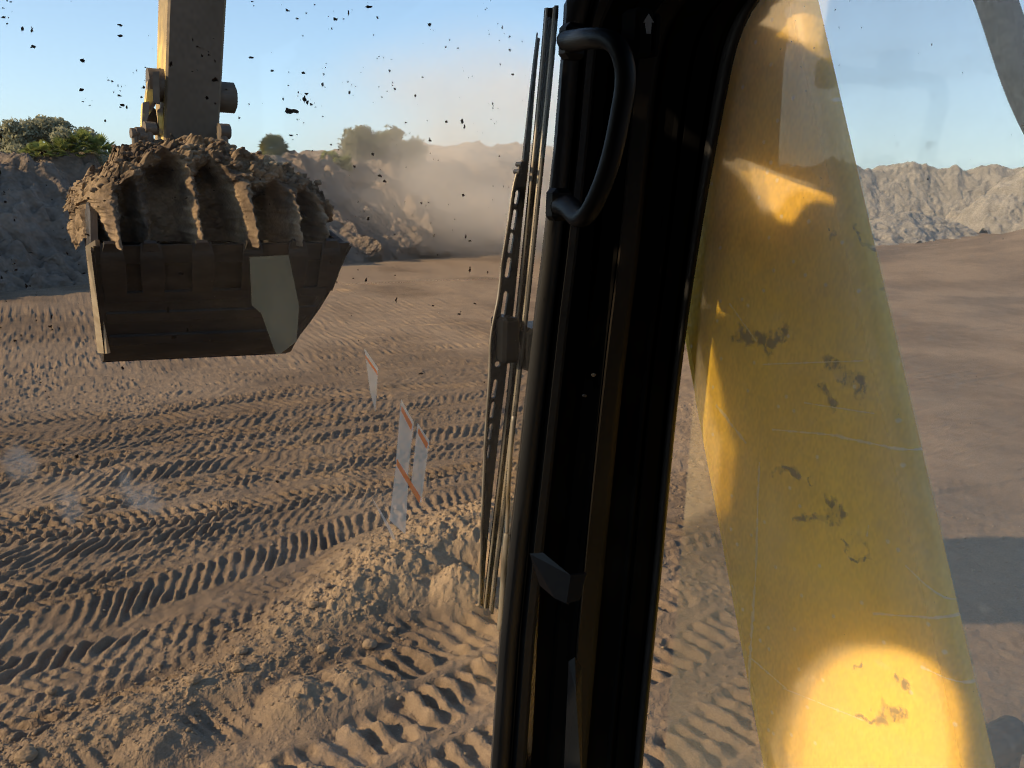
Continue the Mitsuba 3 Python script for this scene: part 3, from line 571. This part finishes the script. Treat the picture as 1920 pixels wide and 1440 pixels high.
# ------------------------------------------------------------------ cab
say("excavator_cab", "black trimmed excavator cab seen from the operator's seat, its corner pillar crossing the view", "excavator cab")
_l = np.array([onY(x, y, YW) for x, y in ((890, 1900), (922, 1440), (938, 1200), (959, 1000), (971, 900), (991, 720), (1004, 600), (1019, 480), (1045, 250), (1060, 60), (1063, 0), (1110, -50), (1230, -200))]); zsL, xsL = _l[:, 2], _l[:, 0]
XR = .555
Rpts = smooth_path([onX(1180, 1900, XR), onX(1192, 1650, XR), onX(1205, 1440, XR), onX(1240, 1080, XR), onX(1275, 720, XR), onX(1330, 350, XR), onX(1366, 160, XR), onX(1392, 60, XR), onX(1425, 0, XR), onX(1480, -50, XR), onX(1580, -90, XR), (XR, .30, 3.345), (XR, -.2, 3.345), (XR, -.7, 3.345)], 160)
zL = np.interp(np.arange(160), np.arange(160), np.where(Rpts[:, 2] < 3.22, Rpts[:, 2], 3.22 + .17 * np.clip(np.arange(160) - np.argmax(Rpts[:, 2] > 3.22), 0, None) / 40).clip(None, 3.39))
Lpts = np.c_[np.interp(zL, zsL, xsL), np.full(160, YW), zL]
over = Rpts[:, 1] < .46
Lpts[over, 1] = np.minimum(YW, Rpts[over, 1] + .20); Lpts[over, 0] = np.interp(Rpts[over, 1], [-.7, .36, .46], [.50, .50, .50]); Lpts[over, 2] = 3.39
toeye = np.array([-.42, -.91, 0.0])
def strip(prof):
    """a length of trim with the closed section prof [(u across, depth towards the cab in m)], swept along the pillar"""
    pr = np.array(list(prof) + [prof[0]])
    P = Lpts[:, None] + (Rpts - Lpts)[:, None] * pr[None, :, :1] + toeye * (pr[None, :, 1:2] - .028 * sst(3.0, 3.2, Rpts[:, None, 2:]) * np.sin(np.pi * np.clip(pr[None, :, :1], 0, 1)) ** .8)
    return grid_mesh(P, False)
put("excavator_cab__pillar", strip([(.03, -.03), (.20, -.022), (.20, -.012), (.34, -.010), (.36, -.004), (.44, .000), (.46, .0065), (.485, .0065), (.495, .001), (.60, -.002), (.74, .0), (.755, .004), (.77, .004), (.785, -.002), (.93, .0), (.97, -.02), (.9, -.045), (.2, -.05)]), "black_trim", 35,
    label="black corner pillar between windscreen and side window")
put("excavator_cab__pillar__inner_trim", strip([(.465, .005), (.475, .0095), (.56, .0085), (.60, .006), (.60, -.004), (.465, -.004)]), "brown_trim", 35)
put("excavator_cab__pillar__flange", strip([(.13, -.012), (.145, .007), (.185, .007), (.21, .000), (.21, -.014), (.13, -.016)]), "rubber", 35)
put("excavator_cab__windscreen__seal", strip([(0.0, -.012), (.0, .001), (.03, .006), (.07, .006), (.10, .001), (.115, -.004), (.115, -.02), (.0, -.02)]), "rubber", 35, label="rubber seal along the windscreen edge")
put("excavator_cab__side_window__seal", strip([(.935, -.004), (.945, .006), (.975, .006), (1.0, .0), (1.012, -.012), (.99, -.03), (.935, -.03)]), "rubber", 35)
put("excavator_cab__pillar__cable_cover", strip([(.80, -.002), (.805, .003), (.90, .003), (.91, -.002)]), "black_trim", 35)
# panes
put("excavator_cab__windscreen", trimesh.Trimesh([(-.5, YW, 2.0), (.41, YW, 2.0), (.43, YW, 3.35), (-.5, YW, 3.35)], [[0, 1, 2], [0, 2, 3]]), "glass", label="clear front pane spattered with mud and dust")
dust_layer("excavator_cab__windscreen__dust_film", (-.49, YW + .0012, 2.0), (.42, YW + .0042, 3.34), screen_tau, [0.92, 0.92, 0.92], "thin dust and wiped smears on the windscreen")
put("excavator_cab__side_window", trimesh.Trimesh([(XW, .62, 2.0), (XW, -.8, 2.0), (XW, -.8, 3.36), (XW, .62, 3.36)], [[0, 1, 2], [0, 2, 3]]), "side_glass", label="hazy right side pane in front of the yellow boom")
dust_layer("excavator_cab__side_window__dust_film", (XW + .0012, -.78, 2.0), (XW + .0042, .61, 3.35), side_tau, [0.93, 0.90, 0.84], "milky dust film over the side window")
# mud on the glass
def splat(c, r, seed, ax, ay, out):
    k = 11; g = np.arange(k) * 2 * np.pi / k; rr = r * (.45 + .85 * np.random.default_rng(seed).random(k)); st = np.random.default_rng(seed + 1).uniform(.6, 1.5)
    ring = c + np.cos(g)[:, None] * ax * (rr * st)[:, None] + np.sin(g)[:, None] * ay * (rr / st)[:, None]
    v = np.vstack([ring, ring * .5 + c * .5 + out * min(r * .4, .0012), [c + out * min(r * .5, .0015)]]); j = np.arange(k)
    f = np.vstack([np.stack([j, (j + 1) % k, (j + 1) % k + k], 1), np.stack([j, (j + 1) % k + k, j + k], 1), np.stack([j + k, (j + 1) % k + k, j * 0 + 2 * k], 1)])
    return trimesh.Trimesh(v, f, process=False)
ms = []; ex, ez, ey = np.array([1., 0, 0]), np.array([0, 0, 1.]), np.array([0, 1., 0])
r2 = np.random.default_rng(21)
big = [(546, 208, 8), (570, 186, 4.5), (576, 192, 3.5), (583, 196, 3), (574, 176, 3), (690, 13, 4.5), (538, 20, 3.5), (62, 88, 3.5), (152, 168, 3.5), (228, 197, 3), (865, 228, 4.5), (870, 238, 3.5), (742, 562, 4), (712, 330, 4), (868, 366, 3.5), (872, 444, 3.5), (326, 632, 4.5), (788, 700, 4), (786, 876, 3.5), (855, 902, 3.5), (520, 902, 3.5), (880, 452, 3), (955, 94, 3),
       (225, 47, 3), (225, 68, 3), (42, 54, 3), (60, 56, 3), (404, 150, 5), (836, 228, 3), (778, 180, 2.5), (730, 133, 3), (604, 158, 3), (510, 133, 2.5), (470, 108, 3), (568, 137, 3), (880, 505, 4), (890, 569, 3), (720, 340, 3.5), (698, 290, 3), (664, 312, 3), (960, 140, 3)]
for i, (x, y, r) in enumerate(big): ms.append(splat(onY(x, y, YW + .0048), r * .00042, 100 + i, ex, ez, ey))
i = 0
while i < 430:
    x, y = r2.uniform(-10, 1000), r2.uniform(-10, 1000) ** 1.0 * (r2.random() ** .35)
    if meshkit.fbm(np.array([x / 150, y / 150, 2.0]), 3, 5) < .40 + .2 * (y > 640): continue
    n = 1 if r2.random() < .72 else int(r2.integers(2, 5))
    for _ in range(n):
        ms.append(splat(onY(x + r2.normal() * 8 * (n > 1), y + r2.normal() * 8 * (n > 1), YW + .0048), np.clip(r2.lognormal(-7.55, .5), .00025, .0016), 500 + i, ex, ez, ey)); i += 1
put("excavator_cab__windscreen__mud_splatter", cat_(ms), "mud", label="dark dried mud specks scattered over the windscreen", kind="stuff")
ms = []
for (x, y, r) in ((1556, 430, 3.5), (1742, 336, 4), (1466, 92, 3), (1486, 78, 3.5), (1568, 19, 3), (1575, 52, 2.5), (1576, 122, 2.5), (1617, 52, 2), (1528, 90, 2.5), (1513, 171, 2.5), (1541, 335, 2.5), (1504, 126, 2), (1547, 48, 2), (1510, 12, 2), (1749, 84, 3)):
    ms.append(splat(onX(x, y, XW + .0048), r * .00026, x, np.array([0, .5, .85]), np.array([0, .85, -.5]), np.array([1., 0, 0])))
for k in range(90):
    x, y = r2.uniform(1210, 1920), r2.uniform(0, 1440); ms.append(splat(onX(x, y, XW + .0048), r2.uniform(.00012, .0004), 900 + k, np.array([0, .5, .85]), np.array([0, .85, -.5]), np.array([1., 0, 0])))
put("excavator_cab__side_window__mud_splatter", cat_(ms), "mud", label="small mud flecks on the side window", kind="stuff")
# wiper, outside the windscreen
YP = YW + .035
def ypoly(pts): return sg.Polygon([(p[0], p[2]) for p in (onY(x, y, YP) for x, y in pts)])
def on_plane(y): return lambda v: np.c_[v[:, 0], np.full(len(v), y), v[:, 1]]
armL = [(1000, 128), (984, 300), (968, 345), (957, 420), (945, 495), (938, 560), (926, 620), (922, 690), (917, 770), (912, 860), (908, 960), (905, 1060), (903, 1135)]
armR = [(1012, 60), (1000, 200), (990, 330), (982, 420), (974, 500), (967, 570), (958, 650), (950, 720), (941, 790), (932, 870), (921, 970), (913, 1060), (908, 1140)]
plate = ypoly([(1004, 124)] + armL[1:] + armR[::-1])
for (x, y, hh, ww) in ((972, 370, 14, 4.5), (967, 412, 20, 5), (961, 456, 20, 5), (956, 502, 20, 5.5), (949, 570, 24, 5.5), (944, 607, 11, 2.5), (939, 640, 9, 2.5), (936, 684, 6, 6), (930, 730, 18, 5), (926, 770, 16, 4.5), (922, 811, 16, 4), (919, 848, 13, 3)):
    a, b = onY(x + hh * .12, y - hh + ww, YP), onY(x - hh * .12, y + hh - ww, YP)
    plate = plate.difference(sg.LineString([(a[0], a[2]), (b[0], b[2])]).buffer(ww * .00046))
put("excavator_cab__wiper__arm", prism(plate, on_plane(YP + .004), (0, .003, 0)), "wiper_black", label="slotted black wiper arm")
edgeL = smooth_path([onY(x - 1, y, YP) for x, y in armL[1:]], 60)
put("excavator_cab__wiper__arm_edge", tube(edgeL + [0, .004, 0], .0014, 8), "blade_metal", True)
bl = [(1030, 15), (1014, 200), (1001, 330), (984, 500), (968, 650), (951, 800), (935, 940), (922, 1050), (912, 1140)]
def off(pts, d): return [(x + d, y) for x, y in pts]
for d, r, m, nm, yo in ((-6, .0015, "blade_metal", "blade_rail", .0), (-1, .0022, "wiper_black", "blade_rubber", -.012), (4.5, .0021, "blade_metal", "blade_backing", -.004)):
    taper = np.interp(np.linspace(0, 1, 60), [0, .7, 1], [1, .95, .7])
    pth = smooth_path([onY(x + d * (1 - .35 * k / 8), y, YP) for k, (x, y) in enumerate(bl)], 60) + [0, yo, 0]
    put(f"excavator_cab__wiper__{nm}", tube(pth, r * taper, 8, flat=.6), m, True)
ra = np.array([[onY(x + d * (1 - .35 * k / 8), y, YP) for d in (-7.5, 6.5)] for k, (x, y) in enumerate(bl)])
rib = np.stack([smooth_path(ra[:, 0], 50), smooth_path(ra[:, 1], 50)], 1)
put("excavator_cab__wiper__blade_body", cat_([grid_mesh(np.concatenate([rib, rib[:, ::-1] + [0, .003, 0], rib[:, :1]], 1))]), "wiper_black")
spine = smooth_path([onY(x, y, YP) for x, y in [(1017, 70), (1006, 180), (996, 300), (985, 400), (975, 500)]], 30)
put("excavator_cab__wiper__spring_spine", tube(spine + [0, .008, 0], .0016, 8), "wiper_black", True)
m0, m1 = onY(976, 612, YW + .03), onY(1003, 690, YW + .03)
put("excavator_cab__wiper__motor_housing", box([m0[0], YW + .012, m1[2]], [m1[0] + .02, YW + .06, m0[2]], .004), "handle_plastic", label="black block holding the wiper by the pillar")
m0, m1 = onY(934, 594, YP), onY(962, 676, YP)
put("excavator_cab__wiper__pivot", box([m0[0], YP - .012, m1[2]], [m1[0], YP + .018, m0[2]], .003), "handle_plastic")
put("excavator_cab__wiper__washer_hose", tube(smooth_path([onY(x, y, YW + .012) for x, y in ((962, 780), (957, 840), (953, 900), (951, 960), (949, 1010))], 24), .0022, 8), "blade_metal", True)
put("excavator_cab__windscreen__edge_clip", tube(smooth_path([onY(x, y, YW + .008) for x, y in ((949, 1000), (944, 1060), (941, 1110), (936, 1180))], 16), .0032, 8, flat=.6), "blade_metal", True)
for (x, y) in ((973, 322), (977, 308)):
    p = onY(x, y, YP); put("excavator_cab__wiper__rivet", cyl(p + [0, -.002, 0], p + [0, .008, 0], .0024, 12), "wiper_black", 40)
# grab handle on the pillar
def away(x, y, t): return EYE + _ray(x, y) * t
hp = smooth_path([away(1066, 78, .745), away(1090, 74, .705), away(1122, 72, .665), away(1158, 88, .645), away(1172, 130, .64), away(1166, 200, .64), away(1150, 280, .64), away(1130, 345, .645), away(1108, 392, .655), away(1084, 406, .690), away(1050, 386, .745)], 90)
put("excavator_cab__grab_handle", tube(hp, np.interp(np.linspace(0, 1, 90), [0, .1, .3, .7, .9, 1], [.0108, .0096, .0088, .0088, .0096, .0108]), 20, flat=.8), "handle_plastic", True, label="curved black grab handle on the pillar")
for (x, y) in ((1078, 76), (1052, 384)):
    p = away(x, y, .742); put("excavator_cab__grab_handle__mount", box(p + [-.008, -.002, -.014], p + [.012, .016, .014], .004), "handle_plastic")
# bent bracket
def plate_px(pts, t, th=.003):
    q = [away(x, y, tt) for x, y, tt in pts]; n = np.cross(q[1] - q[0], q[2] - q[0]); n /= np.linalg.norm(n); return hull(q + [p + n * th for p in q])
put("excavator_cab__bracket", cat_([plate_px([(993, 1038, .79), (1018, 1036, .775), (1070, 1079, .735), (1062, 1132, .74), (1040, 1122, .755), (1012, 1098, .785)], 0), plate_px([(1070, 1079, .735), (1100, 1075, .742), (1094, 1100, .745), (1086, 1126, .745), (1062, 1132, .74)], 0)]), "handle_plastic", label="small bent metal bracket low on the pillar")
put("excavator_cab__bracket_arm", hull([away(x, y, t) for x, y, t in ((1066, 1240, .76), (1078, 1232, .755), (1090, 1250, .76), (1075, 1440, .77), (1055, 1500, .77), (1092, 1500, .765), (1080, 1300, .75))]), "handle_plastic")
# latch with its small arrow
l0 = away(1228, 55, .668)
put("excavator_cab__latch", box(l0 + [-.010, .008, -.018], l0 + [.006, .03, .016], .003), "black_trim", label="small latch with a white arrow near the top of the pillar")
arrow = sg.Polygon([(-.0016, -.007), (.0016, -.007), (.0022, .001), (.0038, .001), (0, .0075), (-.0038, .001), (-.0022, .001)])
la = away(1216, 45, .664)
put("excavator_cab__latch__arrow", prism(arrow, lambda v: la + v[:, :1] * RGT + v[:, 1:] * UPV, -FWD * .0006), "white_print")
put("excavator_cab__latch__frame", box(l0 + [.009, .012, -.016], l0 + [.016, .03, .014], .002), "black_trim")
for (x, y, m) in ((1113, 703, "clod_soil"), (1096, 742, "blade_metal")):
    p = away(x, y, .742); put("excavator_cab__pillar__screw", rock(p, .0018, int(x), 2), m, True)
# reflections of cab labels and papers, painted as translucent sheets on the windscreen
def sheet(key, quad, mat, label=None, yy=YW - .002, cat=None, group=None):
    q = [onY(x, y, yy) for x, y in quad]; n = len(q)
    a = np.array(q); ax = a[1] - a[0] if n == 4 else None
    v = np.array([[0, 1], [1, 1], [1, 0], [0, 0]], float) if n == 4 else np.c_[(a[:, 0] - a[:, 0].min()) / np.ptp(a[:, 0]), (a[:, 2] - a[:, 2].min()) / np.ptp(a[:, 2])]
    f = np.array([[0, k, k + 1] for k in range(1, n - 1)])
    return put(key, (a, f), mat, False, label, cat, group, uv=v)
SH_ = [("label_reflection", [(683, 652), (709, 690), (704, 772), (694, 735)], [[(684, 664), (707, 696), (708, 704), (686, 672)]], "small faint painted reflection of a warning label with one orange band, highest on the windscreen"),
       ("label_reflection_001", [(752, 748), (776, 792), (764, 900), (742, 866)], [[(753, 760), (773, 796), (771, 808), (752, 770)]], "tall faint painted reflection of a warning label with an orange header on the windscreen"),
       ("label_reflection_002", [(783, 793), (805, 826), (790, 944), (770, 914)], [[(785, 802), (803, 832), (800, 842), (783, 812)]], "faint painted reflection of a warning label to the right of the tall one"),
       ("label_reflection_003", [(744, 858), (766, 898), (760, 1002), (730, 975)], [[(744, 860), (789, 932), (786, 944), (743, 872)]], "lowest of the faint painted warning label reflections, crossed by an orange band at its top"),
       ("label_reflection_004", [(696, 930), (732, 988), (742, 1012), (736, 1010)], [], "narrow slanting strip of painted label reflection beside the lowest one")]
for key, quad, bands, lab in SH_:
    sheet(f"{key}__sheet", quad, "reflection_white")
    for b in bands: sheet(f"{key}__band", b, "reflection_orange", yy=YW - .004)
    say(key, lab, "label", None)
sheet("pale_reflection", [(468, 482), (500, 487), (541, 478), (552, 530), (561, 575), (556, 640), (530, 660), (520, 668), (512, 650), (490, 588), (472, 572)], "reflection_green", "pale green painted reflection on the windscreen in front of the bucket", cat="reflection")
# the rest of the cab, behind and beside the eye
wall = sg.Polygon([(-.95, 1.9), (.83, 1.9), (.83, 3.27), (.785, 3.31), (.785, 3.398), (-.95, 3.398)])  # unseen door, front edge stepped to trim the sunlit strip on the boom
lit = [(1420, 1520), (1440, 1440), (1462, 1370), (1490, 1300), (1522, 1245), (1562, 1203), (1610, 1180), (1680, 1178), (1735, 1196), (1772, 1238), (1790, 1300), (1800, 1380), (1806, 1520)]
XL = -.52
def to_wall(x, y):
    p = onX(x, y, XB); k = (XL - XB) / SUN_D[0]; q = p + SUN_D * k; return (q[1], q[2])
sun_window = sg.Polygon([to_wall(*p) for p in lit])  # opening shaped to throw the low sun patch onto the boom
lowest = min(y for _, y in sun_window.exterior.coords)
sun_window = sun_window.union(sg.box(-.6, 1.98, .68, lowest + .004)).buffer(.004)  # lower opening added to let bounced light reach the boom
rear = sg.box(-.85, 1.98, -.68, 3.0)
put("excavator_cab__door", prism(wall.difference(sun_window).difference(rear), lambda v: np.c_[np.full(len(v), XL), v], (-.04, 0, 0)), "black_trim", label="unseen left cab door, its opening cut to shape the sun on the boom")
ZR = 3.40
def to_roof(x, y):
    p = onX(x, y, XB); k = (ZR - p[2]) / SUN_D[2]; q = p + SUN_D * k; return (q[0], q[1])
sun_opening_a = sg.Polygon([to_roof(*p) for p in [(1380, -40), (1392, 92), (1425, 90), (1460, 97), (1500, 112), (1528, 128), (1570, 140), (1600, -40)]])  # unseen roof openings, shaped to put sun patches on the upper boom
sun_opening_b = sg.Polygon([to_roof(*p) for p in [(1346, 262), (1362, 290), (1385, 306), (1440, 310), (1472, 311), (1500, 325), (1540, 358), (1572, 378), (1590, 396), (1560, 408), (1530, 402), (1508, 410), (1495, 428), (1484, 444), (1470, 440), (1460, 440), (1440, 415), (1415, 378), (1385, 348), (1330, 330)]])
roof = sg.box(XL - .04, -.98,   .57, .800)
sun_slots = [sg.Polygon([to_roof(*p) for p in q]) for q in ([(1290, 545), (1330, 562), (1352, 556), (1376, 552), (1386, 566), (1374, 592), (1356, 610), (1290, 600)], [(1403, 532), (1412, 502), (1428, 488), (1422, 510), (1410, 532)], [(1396, 608), (1402, 590), (1424, 548), (1416, 576), (1402, 606)], [(1376, 612), (1386, 592), (1388, 600), (1380, 613)])]  # made-up roof cuts for the small slivers of sun on the boom
hole = sun_opening_a.union(sun_opening_b).intersection(sg.box(-.4, -.5, .56, .78))
for q in sun_slots: hole = hole.union(q.buffer(0))
put("excavator_cab__roof", prism(roof.difference(hole), lambda v: np.c_[v, np.full(len(v), ZR)], (0, 0, .012)), "black_trim", label="unseen cab roof with added openings that shape the sun on the boom")
put("excavator_cab__rear_wall", box([XL, -.98, 1.9], [.55, -.95, 3.398]), "black_trim")
put("excavator_cab__floor", box([XL, -.95, 1.86], [.54, .70, 1.90]), "black_trim")
put("excavator_cab__lower_side", box([.535, -.95, 1.9], [.545, .55, 2.3]), "black_trim")

# ------------------------------------------------------------------ clods lying on the ground
for k, (x, y, r, lab) in enumerate(((452, 1220, .036, "pale clod highest of the three along the left edge of the soil windrow"), (447, 1252, .034, "pale clod just below the highest one beside the soil windrow"), (363, 1275, .036, "flat pale clod left of the dark hollow in the windrow"), (97, 1295, .028, "lone pale clod among the tyre prints at lower left"),
                                    (694, 1208, .042, "angular clod on the sunny slope of the soil windrow"), (588, 1135, .036, "rounded clod perched on the windrow's left crest"), (605, 1215, .034, "clod half sunk in the middle of the windrow"), (50, 1415, .045, "large clod at the lower left corner"), (592, 952, .022, "small pale clod on the print band above the windrow"), (735, 1180, .028, "pale clod above the angular one on the windrow"))):
    p = onG(x, y, .0)
    for _ in range(6): p = onG(x, y, float(ground_z(p[:2])[0]) + r * .45)
    put("dirt_clod" + (f"_{k:03d}" if k else ""), rock(p, r, 40 + k, 4), "clod_soil", True, label=lab, cat="clod of earth")
ms = []
rp = np.array([G2(*p) for p in RIDGE])
for k in range(3200):
    i = rng.integers(len(rp) - 1); t = rng.random(); c = rp[i] * (1 - t) + rp[i + 1] * t + rng.normal(size=2) * RIDGE_W[i] * 1.15
    r = np.clip(rng.lognormal(-5.35, .5), .002, .022)
    ms.append(rock([c[0], c[1], float(ground_z(c)[0]) + r * .3], r, k % 50, 1))
for k in range(5200):
    c = np.array([rng.uniform(-.6, 8), rng.uniform(3, 11)]); r = np.clip(rng.lognormal(-5.4, .5), .002, .016)
    ms.append(rock([c[0], c[1], float(ground_z(c)[0]) + r * .3], r, k % 50, 1))
put("crumbled_soil", cat_(ms), "clod_soil", True, label="loose crumbs of dry soil scattered over the windrow and prints", kind="stuff")

# ------------------------------------------------------------------ drifting dust by the far bank
DC, DR = np.array([18.5, 33.0, 4.4]), np.array([10.5, 9.0, 5.8])
zz, yy, xx = np.meshgrid(np.linspace(-1, 1, 32), np.linspace(-1, 1, 40), np.linspace(-1, 1, 64), indexing="ij")
rr = np.sqrt(xx ** 2 + yy ** 2 + zz ** 2)
den = np.clip(1 - rr, 0, 1) ** .8 * (.35 + 1.1 * sst(.3, .7, meshkit.fbm(np.stack([xx * 3, yy * 2, zz * 2.2], -1), 4, 77))) * sst(1.0, .9, np.maximum(np.maximum(abs(xx), abs(yy)), abs(zz)))
den *= 1.15 - .35 * zz
scene["dust_medium"] = {"type": "heterogeneous", "albedo": {"type": "constvolume", "value": {"type": "rgb", "value": [0.94, 0.89, 0.82]}},
                        "sigma_t": {"type": "gridvolume", "grid": mi.VolumeGrid((den * .135).astype(np.float32)[..., None]), "use_grid_bbox": False,
                                    "to_world": T().translate((DC - DR).tolist()).scale((2 * DR).tolist())}, "scale": 1.0}
scene["dust_cloud"] = {"type": "cube", "to_world": T().translate(DC.tolist()).scale(DR.tolist()), "bsdf": {"type": "null"}, "interior": {"type": "ref", "id": "dust_medium"}}
say("dust_cloud", "brown dust drifting in front of the far bank and trees", None, None, "stuff")
